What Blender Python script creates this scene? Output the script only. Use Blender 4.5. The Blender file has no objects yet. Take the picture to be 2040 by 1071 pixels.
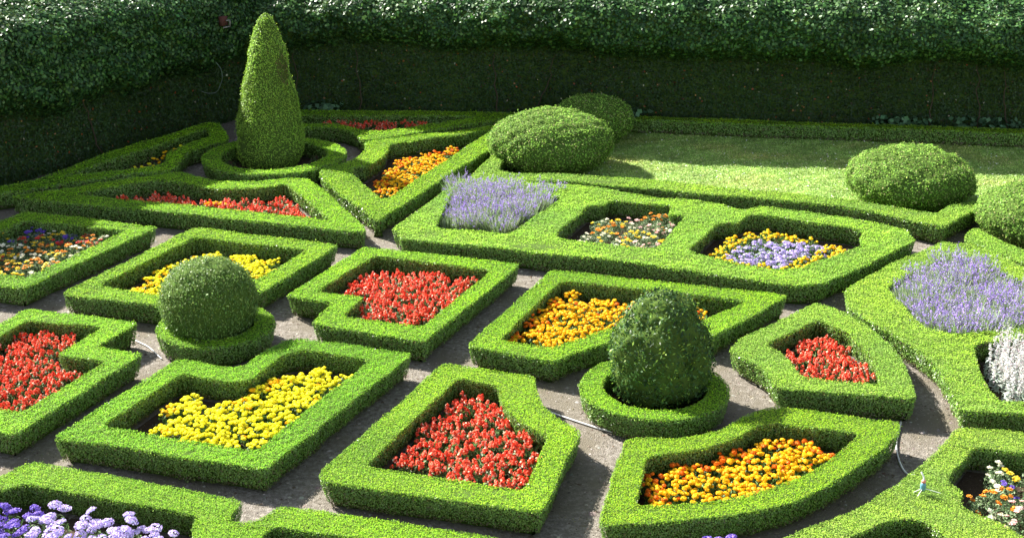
# ---------------------------------------------------------------- camera, sky, sun, exposure
import bpy, math, random
import numpy as np
from mathutils import Vector, Matrix
from mathutils.geometry import tessellate_polygon
R = math.radians
SC = bpy.context.scene
COL = SC.collection

cam_d = bpy.data.cameras.new('camera'); cam = bpy.data.objects.new('camera', cam_d); COL.objects.link(cam)
cam.location = (0, 0, 8.0); cam.rotation_euler = (R(70.0), 0, 0)
cam_d.sensor_width = 36.0; cam_d.lens = 36.0 * 2800.0 / 2040.0
cam_d.clip_start = 0.1; cam_d.clip_end = 500
SC.camera = cam

SUN_EL, SUN_DIR = 36.2, -39.5          # elevation; heading in which the shadows fall
world = bpy.data.worlds.new('World'); SC.world = world; world.use_nodes = True
nt = world.node_tree
sky = nt.nodes.new('ShaderNodeTexSky'); sky.sky_type = 'NISHITA'; sky.sun_disc = False
sky.sun_elevation = R(SUN_EL); sky.sun_rotation = R(-50.0 % 360)
bg = nt.nodes['Background']; bg.inputs['Strength'].default_value = 0.065
hs = nt.nodes.new('ShaderNodeHueSaturation'); hs.inputs['Saturation'].default_value = 0.55
nt.links.new(sky.outputs[0], hs.inputs['Color']); nt.links.new(hs.outputs[0], bg.inputs['Color'])
sd = bpy.data.lights.new('sun', 'SUN'); sd.energy = 4.6; sd.angle = R(0.5); sd.color = (1.0, 0.955, 0.87)
sun = bpy.data.objects.new('sun', sd); COL.objects.link(sun)
_d = Vector((math.cos(R(SUN_DIR)) * math.cos(R(SUN_EL)), math.sin(R(SUN_DIR)) * math.cos(R(SUN_EL)), -math.sin(R(SUN_EL))))
sun.rotation_euler = _d.to_track_quat('-Z', 'Y').to_euler(); sun.location = (-10, 20, 20)
SC.view_settings.view_transform = 'Standard'; SC.view_settings.look = 'None'
SC.view_settings.gamma = 1.0; SC.view_settings.use_curve_mapping = False
SC.view_settings.exposure = 2.1
SC.cycles.max_bounces = 8; SC.cycles.transparent_max_bounces = 4

# ---------------------------------------------------------------- materials
def mat(name, rough=0.6, spec=0.4, transl=0.0, color=None, attr=True):
    m = bpy.data.materials.new(name); m.use_nodes = True
    t = m.node_tree; p = t.nodes['Principled BSDF']; out = t.nodes['Material Output']
    p.inputs['Roughness'].default_value = rough
    p.inputs['Specular IOR Level'].default_value = spec
    src = None
    if attr:
        a = t.nodes.new('ShaderNodeAttribute'); a.attribute_name = 'tint'; src = a.outputs['Color']
        t.links.new(src, p.inputs['Base Color'])
    else:
        p.inputs['Base Color'].default_value = (*color, 1)
    if transl > 0:
        tr = t.nodes.new('ShaderNodeBsdfTranslucent'); mx = t.nodes.new('ShaderNodeMixShader')
        mx.inputs[0].default_value = transl
        if src is not None: t.links.new(src, tr.inputs['Color'])
        else: tr.inputs['Color'].default_value = (*color, 1)
        t.links.new(p.outputs[0], mx.inputs[1]); t.links.new(tr.outputs[0], mx.inputs[2])
        t.links.new(mx.outputs[0], out.inputs['Surface'])
    return m
def noise_mat(name, stops, scale=4.0, detail=8.0, rough=0.9, bump=0.3, bscale=60.0, bdist=0.02, mix2=None, scale2=0.6):
    """stops: colours run through by a world-space noise; mix2: a second colour in large patches"""
    m = bpy.data.materials.new(name); m.use_nodes = True
    t = m.node_tree; p = t.nodes['Principled BSDF']; p.inputs['Roughness'].default_value = rough
    p.inputs['Specular IOR Level'].default_value = 0.15
    g = t.nodes.new('ShaderNodeNewGeometry')
    n = t.nodes.new('ShaderNodeTexNoise'); n.inputs['Scale'].default_value = scale; n.inputs['Detail'].default_value = detail
    n.inputs['Roughness'].default_value = 0.72
    t.links.new(g.outputs['Position'], n.inputs['Vector'])
    r = t.nodes.new('ShaderNodeValToRGB')
    while len(r.color_ramp.elements) < len(stops): r.color_ramp.elements.new(0.5)
    for e, (pos, c) in zip(r.color_ramp.elements, stops): e.position = pos; e.color = (*c, 1)
    t.links.new(n.outputs['Fac'], r.inputs[0])
    c_out = r.outputs[0]
    if mix2:
        n2 = t.nodes.new('ShaderNodeTexNoise'); n2.inputs['Scale'].default_value = scale2; n2.inputs['Detail'].default_value = 5
        t.links.new(g.outputs['Position'], n2.inputs['Vector'])
        r2 = t.nodes.new('ShaderNodeValToRGB'); r2.color_ramp.elements[0].position = .45; r2.color_ramp.elements[1].position = .62
        t.links.new(n2.outputs['Fac'], r2.inputs[0])
        mm = t.nodes.new('ShaderNodeMix'); mm.data_type = 'RGBA'
        t.links.new(r2.outputs[0], mm.inputs[0]); t.links.new(c_out, mm.inputs[6]); mm.inputs[7].default_value = (*mix2, 1)
        c_out = mm.outputs[2]
    t.links.new(c_out, p.inputs['Base Color'])
    nb = t.nodes.new('ShaderNodeTexNoise'); nb.inputs['Scale'].default_value = bscale; nb.inputs['Detail'].default_value = 4
    t.links.new(g.outputs['Position'], nb.inputs['Vector'])
    b = t.nodes.new('ShaderNodeBump'); b.inputs['Strength'].default_value = bump; b.inputs['Distance'].default_value = bdist
    t.links.new(nb.outputs['Fac'], b.inputs['Height']); t.links.new(b.outputs[0], p.inputs['Normal'])
    return m

M_BOX = mat('boxwood_leaf', 0.6, 0.10, 0.4)
M_SIDE = mat('boxwood_side_leaf', 0.36, 0.5, 0.25)  # hedge side leaves, glossier than those on the top
M_YEW = mat('yew_leaf', 0.5, 0.3, 0.3)
M_IVY = mat('ivy_leaf', 0.42, 0.28, 0.30)
M_CORE = mat('hedge_inside', 0.95, 0.05, 0, (0.06, 0.10, 0.02), attr=False)
M_PETAL = mat('petal', 0.6, 0.25, 0.25)
M_LEAF = mat('plant_leaf', 0.55, 0.35, 0.25)
M_WOOD = mat('bark', 0.9, 0.1, 0, (0.07, 0.052, 0.036), attr=False)
M_PATH = noise_mat('path_dirt', [(0.33, (.09, .078, .062)), (.5, (.165, .147, .124)), (.64, (.28, .255, .225))], 14, 10, .95, .8, 55, .03, mix2=(.135, .118, .088), scale2=.9)
M_SOIL = noise_mat('bed_soil', [(0.3, (.035, .023, .015)), (.7, (.085, .06, .04))], 25, 8, .95, .8, 70, .03)
M_LAWN = noise_mat('lawn_turf', [(0.3, (.11, .19, .04)), (.55, (.25, .36, .09)), (.75, (.38, .44, .17))], 5, 9, .9, .4, 120, .02)
M_BRICK = bpy.data.materials.new('old_brick'); M_BRICK.use_nodes = True
_t = M_BRICK.node_tree; _b = _t.nodes.new('ShaderNodeTexBrick'); _b.inputs['Scale'].default_value = 5
_b.inputs['Color1'].default_value = (.30, .12, .08, 1); _b.inputs['Color2'].default_value = (.22, .09, .06, 1); _b.inputs['Mortar'].default_value = (.3, .27, .22, 1)
_tc = _t.nodes.new('ShaderNodeTexCoord'); _t.links.new(_tc.outputs['Object'], _b.inputs['Vector'])
_t.links.new(_b.outputs[0], _t.nodes['Principled BSDF'].inputs['Base Color']); _t.nodes['Principled BSDF'].inputs['Roughness'].default_value = .9

# ---------------------------------------------------------------- mesh helpers
class MB:
    """collects triangles and quads with a tint and a material slot; build() links them as ONE mesh object"""
    def __init__(s): s.v = []; s.q = []; s.t = []; s.c = []; s.n = 0; s.qm = []; s.tm = []
    def quads(s, V, Q, C, m=0):
        s.v.append(np.asarray(V, np.float32)); s.c.append(np.asarray(C, np.float32))
        s.q.append(np.asarray(Q, np.int32) + s.n); s.qm.append(np.full(len(Q), m, np.int32)); s.n += len(V)
    def tris(s, V, T, C, m=0):
        s.v.append(np.asarray(V, np.float32)); s.c.append(np.asarray(C, np.float32))
        s.t.append(np.asarray(T, np.int32) + s.n); s.tm.append(np.full(len(T), m, np.int32)); s.n += len(V)
    def build(s, name, mats, parent=None, link=True):
        V = np.concatenate(s.v); C = np.concatenate(s.c)
        q = np.concatenate(s.q) if s.q else np.zeros((0, 4), np.int32)
        t = np.concatenate(s.t) if s.t else np.zeros((0, 3), np.int32)
        me = bpy.data.meshes.new(name)
        me.vertices.add(len(V)); me.vertices.foreach_set('co', V.ravel())
        me.loops.add(q.size + t.size); me.loops.foreach_set('vertex_index', np.concatenate([q.ravel(), t.ravel()]))
        me.polygons.add(len(q) + len(t))
        st = np.concatenate([np.arange(len(q)) * 4, q.size + np.arange(len(t)) * 3]).astype(np.int32)
        me.polygons.foreach_set('loop_start', st)
        mi = np.concatenate(([np.concatenate(s.qm)] if s.qm else []) + ([np.concatenate(s.tm)] if s.tm else []))
        if not isinstance(mats, (list, tuple)): mats = [mats]
        for m in mats: me.materials.append(m)
        me.polygons.foreach_set('material_index', mi)
        a = me.color_attributes.new('tint', 'FLOAT_COLOR', 'POINT')
        a.data.foreach_set('color', np.concatenate([C, np.ones((len(C), 1), np.float32)], 1).ravel())
        me.update(calc_edges=True); me.validate()
        o = bpy.data.objects.new(name, me)
        if link: COL.objects.link(o)
        if parent: o.parent = parent
        return o
def tag(o, label=None, cat=None, group=None, kind=None):
    if label: o['label'] = label
    if cat: o['category'] = cat
    if group: o['group'] = group
    if kind: o['kind'] = kind
    return o
def empty(name, loc, rz=0.0):
    o = bpy.data.objects.new(name, None); COL.objects.link(o); o.empty_display_size = .1
    o.location = loc; o.rotation_euler = (0, 0, rz); return o
def unit(v): return v / np.maximum(np.linalg.norm(v, axis=1, keepdims=True), 1e-9)
def leaves(mb, P, N, s, rng, cols, aspect=.6, spread=.9, m=0, up=0.0):
    """one rhombic leaf at every point"""
    n = len(P)
    if n == 0: return
    s = np.broadcast_to(s, (n,)).reshape(-1, 1) * rng.uniform(.7, 1.3, (n, 1))
    nn = unit(N + rng.normal(0, spread * .58, (n, 3)))
    a = rng.normal(0, 1, (n, 3)); a[:, 2] += up * 2
    T = unit(a - nn * (a * nn).sum(1, keepdims=True)); B = np.cross(nn, T)
    V = np.stack([P - T * s * .5, P + B * s * aspect * .5 + nn * s * .06, P + T * s * .5, P - B * s * aspect * .5 + nn * s * .06], 1).reshape(-1, 3)
    Q = np.arange(n * 4).reshape(n, 4)
    mb.quads(V, Q, np.repeat(cols, 4, axis=0), m)
def tint(rng, n, stops, w=None, var=.18):
    S = np.array(stops); k = rng.choice(len(S), n, p=w)
    return np.clip(S[k] * (1 + rng.normal(0, var, (n, 1))) * (1 + rng.normal(0, .05, (n, 3))), .002, .95)
def wob(P, f, seed):
    r = np.random.default_rng(seed); o = np.zeros(len(P))
    for k in range(6):
        w = r.normal(0, 1, 3) * f * (1 + k * .5); o += np.sin(P @ w + r.uniform(0, 6.3)) / (1 + k * .35)
    return o / 2.6
def resample(poly, step=.07, it=2):
    out = []
    n = len(poly)
    for i in range(n):
        a = np.array(poly[i]); b = np.array(poly[(i + 1) % n]); k = max(1, int(round(np.linalg.norm(b - a) / step)))
        for j in range(k): out.append(a + (b - a) * j / k)
    p = np.array(out)
    for _ in range(it): p = .25 * np.roll(p, 1, 0) + .5 * p + .25 * np.roll(p, -1, 0)
    return p
def signed(p):
    x, y = p[:, 0], p[:, 1]; return .5 * (np.dot(x, np.roll(y, -1)) - np.dot(y, np.roll(x, -1)))
def ccw(p): return p if signed(p) > 0 else p[::-1].copy()
def outnormals(p):           # for a ccw loop: pointing outwards
    t = np.roll(p, -1, 0) - np.roll(p, 1, 0); t = unit(t); return np.stack([t[:, 1], -t[:, 0]], 1)

PALES = ('long_three', 'lawn_edge', 'right_small', 'right_lavender', 'right_bottom', 'red_kite')
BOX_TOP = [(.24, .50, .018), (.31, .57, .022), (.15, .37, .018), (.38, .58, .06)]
def hedge(name, label, outer, holes=(), h=.37, seed=0, tops=BOX_TOP, dens=2.2, leaf=None, group='clipped box hedges of the parterre', build=True, mb=None):
    rng = np.random.default_rng(seed + 77)
    loops = [(ccw(resample(outer)), 1.0)] + [(ccw(resample(q)), -1.0) for q in holes]
    mb = mb or MB()
    # lateral waviness of the clipped edge
    for i, (p, sg) in enumerate(loops):
        nrm = outnormals(p); q3 = np.c_[p, np.zeros(len(p))]
        p += nrm * (wob(q3, 2.4, seed + i) * .015 + wob(q3, 10.0, seed + i + 5) * .008)[:, None]
    dist = float(np.mean(loops[0][0][:, 1])); s = leaf or max(.0105 * (1 + (dist - 13) * .062) * 1.42, .014)
    zf = lambda P: wob(P, 1.2, seed + 9) * .016 + wob(P, 4.5, seed + 3) * .009
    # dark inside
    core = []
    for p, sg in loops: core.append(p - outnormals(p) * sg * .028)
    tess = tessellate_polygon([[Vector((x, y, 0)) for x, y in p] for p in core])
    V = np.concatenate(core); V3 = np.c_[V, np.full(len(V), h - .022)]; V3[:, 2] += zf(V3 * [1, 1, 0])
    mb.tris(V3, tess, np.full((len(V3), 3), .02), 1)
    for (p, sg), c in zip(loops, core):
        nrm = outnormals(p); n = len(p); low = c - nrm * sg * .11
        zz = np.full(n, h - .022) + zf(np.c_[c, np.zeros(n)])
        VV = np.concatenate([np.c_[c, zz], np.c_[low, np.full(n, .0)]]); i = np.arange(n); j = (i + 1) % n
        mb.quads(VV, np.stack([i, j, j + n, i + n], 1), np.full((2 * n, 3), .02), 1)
    # leaves on the top
    full = [p for p, sg in loops]
    tt = np.array(tessellate_polygon([[Vector((x, y, 0)) for x, y in p] for p in full])); FV = np.concatenate(full)
    A, B, Cc = FV[tt[:, 0]], FV[tt[:, 1]], FV[tt[:, 2]]
    ar = np.abs((B - A)[:, 0] * (Cc - A)[:, 1] - (B - A)[:, 1] * (Cc - A)[:, 0]) / 2
    n = int(ar.sum() * dens / (s * s)); k = rng.choice(len(tt), n, p=ar / ar.sum())
    u, v = rng.random(n), rng.random(n); f = u + v > 1; u[f], v[f] = 1 - u[f], 1 - v[f]
    P2 = A[k] + (B - A)[k] * u[:, None] + (Cc - A)[k] * v[:, None]
    P = np.c_[P2, np.zeros(n)]; P[:, 2] = h + zf(P) + rng.normal(0, .006, n) - np.abs(rng.normal(0, .008, n))
    lump = wob(P * [1, 1, 0], 16.0, seed + 21); P[:, 2] += lump * .006 + wob(P * [1, 1, 0], 55.0, seed + 22) * .008
    age = wob(P * [1, 1, 0], 1.1, seed + 40)[:, None]
    cols = tint(rng, n, tops, [.35, .3, .2, .15], var=.09) * (1 + .17 * age * np.array([1.4, 1, -.6]) + .12 * wob(P * [1, 1, 0], 6.0, seed + 44)[:, None] * np.array([1.2, 1, 0]))
    leaves(mb, P, np.tile([0, 0, 1.0], (n, 1)), s, rng, cols, spread=.45)
    # stray shoots standing proud of the clipped top
    ns = int(n * .02); Q = P[:ns].copy(); Q[:, 2] += rng.uniform(.004, .03, ns)
    leaves(mb, Q, np.c_[rng.normal(0, 1, (ns, 2)), np.zeros(ns)], s * 1.1, rng, tint(rng, ns, tops[1:2] + tops[3:]), up=1.0)
    # leaves on the sides, each clipped face leaning in towards its foot
    for p, sg in loops:
        q = np.roll(p, -1, 0); L = np.linalg.norm(q - p, axis=1); m = int(L.sum() * h * dens * .95 / (s * s))
        k = rng.choice(len(p), m, p=L / L.sum()); u = rng.random(m)[:, None]
        nn = outnormals(p) * sg; P2 = p[k] * (1 - u) + q[k] * u; N2 = nn[k]
        z = h * rng.random(m) ** .85; keep = (z > .04 + .03 * rng.random(m) + .035 * np.clip(wob(np.c_[P2, z * 0], 8.0, seed + 61), -1, 1.5)); P2, N2, z = P2[keep], N2[keep], z[keep]; m = len(z)
        zt = z / h
        off = -.075 * (1 - zt) ** 1.2 - .012 * (zt > .93) + rng.normal(0, .006, m)
        PP = np.c_[P2, z]; off += wob(PP, 14.0, seed + 31) * .009 + wob(PP, 50.0, seed + 33) * .006
        PP[:, :2] += N2 * off[:, None]; PP[:, 2] += zf(PP * [1, 1, 0]) * zt
        c = tint(rng, m, [(.16, .29, .05), (.11, .21, .035), (.22, .38, .07), (.17, .14, .06)], [.4, .33, .2, .07])  # side leaves get a darker tint than the top leaves
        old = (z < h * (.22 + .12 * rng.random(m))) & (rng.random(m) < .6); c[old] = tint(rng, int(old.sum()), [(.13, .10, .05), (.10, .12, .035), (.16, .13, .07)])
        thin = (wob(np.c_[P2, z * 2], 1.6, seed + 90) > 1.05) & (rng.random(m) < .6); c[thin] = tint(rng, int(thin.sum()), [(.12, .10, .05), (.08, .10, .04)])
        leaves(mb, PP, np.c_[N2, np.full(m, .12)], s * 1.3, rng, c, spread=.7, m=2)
        # soft young tips spilling over the clipped rim
        mr = int(L.sum() * 55); k = rng.choice(len(p), mr, p=L / L.sum()); u = rng.random(mr)[:, None]; P3 = p[k] * (1 - u) + q[k] * u
        rim = np.clip(.4 + wob(np.c_[P3, np.zeros(mr)], 7.0, seed + 71), 0, 1.6); PR = np.c_[P3 + nn[k] * (rng.normal(.004, .010, (mr, 1))), h - .012 - rng.random(mr) * .05 * rim]
        PR[:, 2] += zf(PR * [1, 1, 0]); leaves(mb, PR, np.c_[nn[k], np.full(mr, .8)], s * 1.25, rng, tint(rng, mr, [(.24, .44, .03), (.33, .50, .10), (.16, .34, .03)], [.5, .2, .3]), spread=.9)
    if not build: return mb
    o = mb.build(name, [M_BOX, M_CORE, M_SIDE])
    return tag(o, label, 'hedge', group)

def solid(name, label, cat, c, prof, seed=0, leaf=.035, dens=2.2, cols=((.05, .11, .02), (.08, .16, .03), (.03, .075, .015)), w=(.4, .35, .25),
          lump=.03, lf=5.0, tuft=.02, tf=22.0, group=None, M=None, trunk=True, skew=(0, 0), gap=.0, brown=None, el=1.0, up=.0, asp=.6, stray=.03):
    """a clipped shrub: surface of revolution (z, r) with lumps, gaps and leaf-sized faces"""
    rng = np.random.default_rng(seed + 500)
    root = empty(name, (c[0], c[1], 0)); tag(root, label, cat, group)
    pz = np.array([a for a, b in prof]); pr = np.array([b for a, b in prof]); pz = np.append(pz, pz[-1] + pr[-1] * .35); pr = np.append(pr, 0.0)
    zz = np.linspace(pz[0], pz[-1], 120); rr = np.interp(zz, pz, pr)
    ker = np.array([1, 2, 3, 2, 1.]) / 9
    rs = np.convolve(np.pad(rr, 2, mode='edge'), ker, 'valid'); rs[0] = rr[0]; rs[-1] = rr[-1]; rr = rs
    ds = np.hypot(np.diff(zz), np.diff(rr)); w_ = ds * (rr[1:] + rr[:-1]) * math.pi; tot = w_.sum()
    def disp(P): return wob(P, lf, seed) * lump + wob(P, tf, seed + 3) * tuft
    # inside
    na = 72; ang = np.linspace(0, 2 * math.pi, na, endpoint=False); idx = np.linspace(0, 119, 44).astype(int)
    V = []; 
    for i in idx:
        V.append(np.c_[np.cos(ang) * rr[i], np.sin(ang) * rr[i] * el, np.full(na, zz[i])])
    V = np.concatenate(V); D = disp(V) - leaf * .9; rad = np.hypot(V[:, 0], V[:, 1])
    mid = np.array([0, 0, (pz[0] + pz[-1]) / 2]); dirn = unit(V - mid); V = V + dirn * D[:, None]; V[:, 2] = np.maximum(V[:, 2], .01)
    Q = []
    for a in range(len(idx) - 1):
        i = np.arange(na); j = (i + 1) % na; Q.append(np.stack([a * na + i, a * na + j, (a + 1) * na + j, (a + 1) * na + i], 1))
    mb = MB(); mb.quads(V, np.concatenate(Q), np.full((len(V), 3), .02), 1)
    n = int(tot * dens / (leaf * leaf)); k = rng.choice(len(w_), n, p=w_ / tot); u = rng.random(n)
    z = zz[k] + (zz[k + 1] - zz[k]) * u; r = rr[k] + (rr[k + 1] - rr[k]) * u; th = rng.uniform(0, 2 * math.pi, n)
    dz = (zz[k + 1] - zz[k]) / ds[k]; dr = (rr[k + 1] - rr[k]) / ds[k]
    N = np.c_[np.cos(th) * dz, np.sin(th) * dz, -dr]; P = np.c_[np.cos(th) * r, np.sin(th) * r * el, z]
    d = disp(P)
    if gap: 
        g_ = wob(P, 9.0, seed + 8); keep = (g_ > -gap) | (rng.random(n) < .35); P, N, d = P[keep], N[keep], d[keep]; n = len(P)
    P = P + unit(N) * (d + rng.normal(0, leaf * .3, n) - leaf * .2)[:, None]
    P = P[P[:, 2] > .03] if False else P
    C = tint(rng, n, cols, w) * (1 + .22 * wob(P, 2.2, seed + 13))[:, None]
    if brown is not None:
        (bx, by, bz), br = brown; q = np.linalg.norm((P - np.array([bx, by, bz])) * [1, 1, .45], axis=1) < br * (1 + .3 * wob(P, 9, 3))
        q &= rng.random(n) < .75
        C[q] = tint(rng, int(q.sum()), [(.14, .10, .045), (.10, .08, .03)])
    P[:, 0] += skew[0] * (P[:, 2] - pz[0]); P[:, 1] += skew[1] * (P[:, 2] - pz[0])
    leaves(mb, P, unit(N), leaf, rng, C, spread=1.0, up=up, aspect=asp)
    # stray shoots
    ns = int(n * stray); sh = unit(N[:ns]); P2 = P[:ns] + sh * rng.uniform(.2, 1.4, (ns, 1)) * leaf
    leaves(mb, P2, rng.normal(0, 1, (ns, 3)), leaf * 1.1, rng, C[:ns] * 1.15, up=1)
    mb.v[0][:, 0] += skew[0] * (mb.v[0][:, 2] - pz[0])
    mb.build('crown', [M or M_YEW, M_CORE], root)
    if trunk:
        tb = MB(); a = np.linspace(0, 2 * math.pi, 12, endpoint=False); rings = []
        for zz_, r_ in ((0, .07), (.06, .055), (.35, .05), (.6, .03)): rings.append(np.c_[np.cos(a) * r_, np.sin(a) * r_, np.full(12, zz_)])
        i = np.arange(12); j = (i + 1) % 12
        tb.quads(np.concatenate(rings), np.concatenate([np.stack([k * 12 + i, k * 12 + j, (k + 1) * 12 + j, (k + 1) * 12 + i], 1) for k in range(3)]), np.full((48, 3), .1))
        tb.build('trunk', M_WOOD, root)
    return root

def sheet(name, poly, z, m, kind='structure'):
    p = ccw(np.array(poly, float)); t = tessellate_polygon([[Vector((x, y, 0)) for x, y in p]])
    me = bpy.data.meshes.new(name); me.from_pydata([(x, y, z) for x, y in p], [], [tuple(a) for a in t]); me.update()
    for f in me.polygons:
        if f.normal.z < 0: f.flip()
    o = bpy.data.objects.new(name, me); COL.objects.link(o); me.materials.append(m); tag(o, kind=kind); return o
def inside(P, poly):
    poly = np.array(poly); x, y = P[:, 0], P[:, 1]; c = np.zeros(len(P), bool); n = len(poly); j = n - 1
    for i in range(n):
        xi, yi = poly[i]; xj, yj = poly[j]
        with np.errstate(divide='ignore', invalid='ignore'):
            c ^= ((yi > y) != (yj > y)) & (x < (xj - xi) * (y - yi) / (yj - yi) + xi)
        j = i
    return c
def spots(poly, step, rng, jit=.28):
    poly = np.array(poly); lo, hi = poly.min(0), poly.max(0); out = []
    r = 0
    y = lo[1] + step * .3
    while y < hi[1]:
        x = lo[0] + (step * .5 if r % 2 else 0)
        while x < hi[0]: out.append((x, y)); x += step
        y += step * .87; r += 1
    P = np.array(out) + rng.uniform(-jit, jit, (len(out), 2)) * step
    return P[inside(P, poly)]

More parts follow.
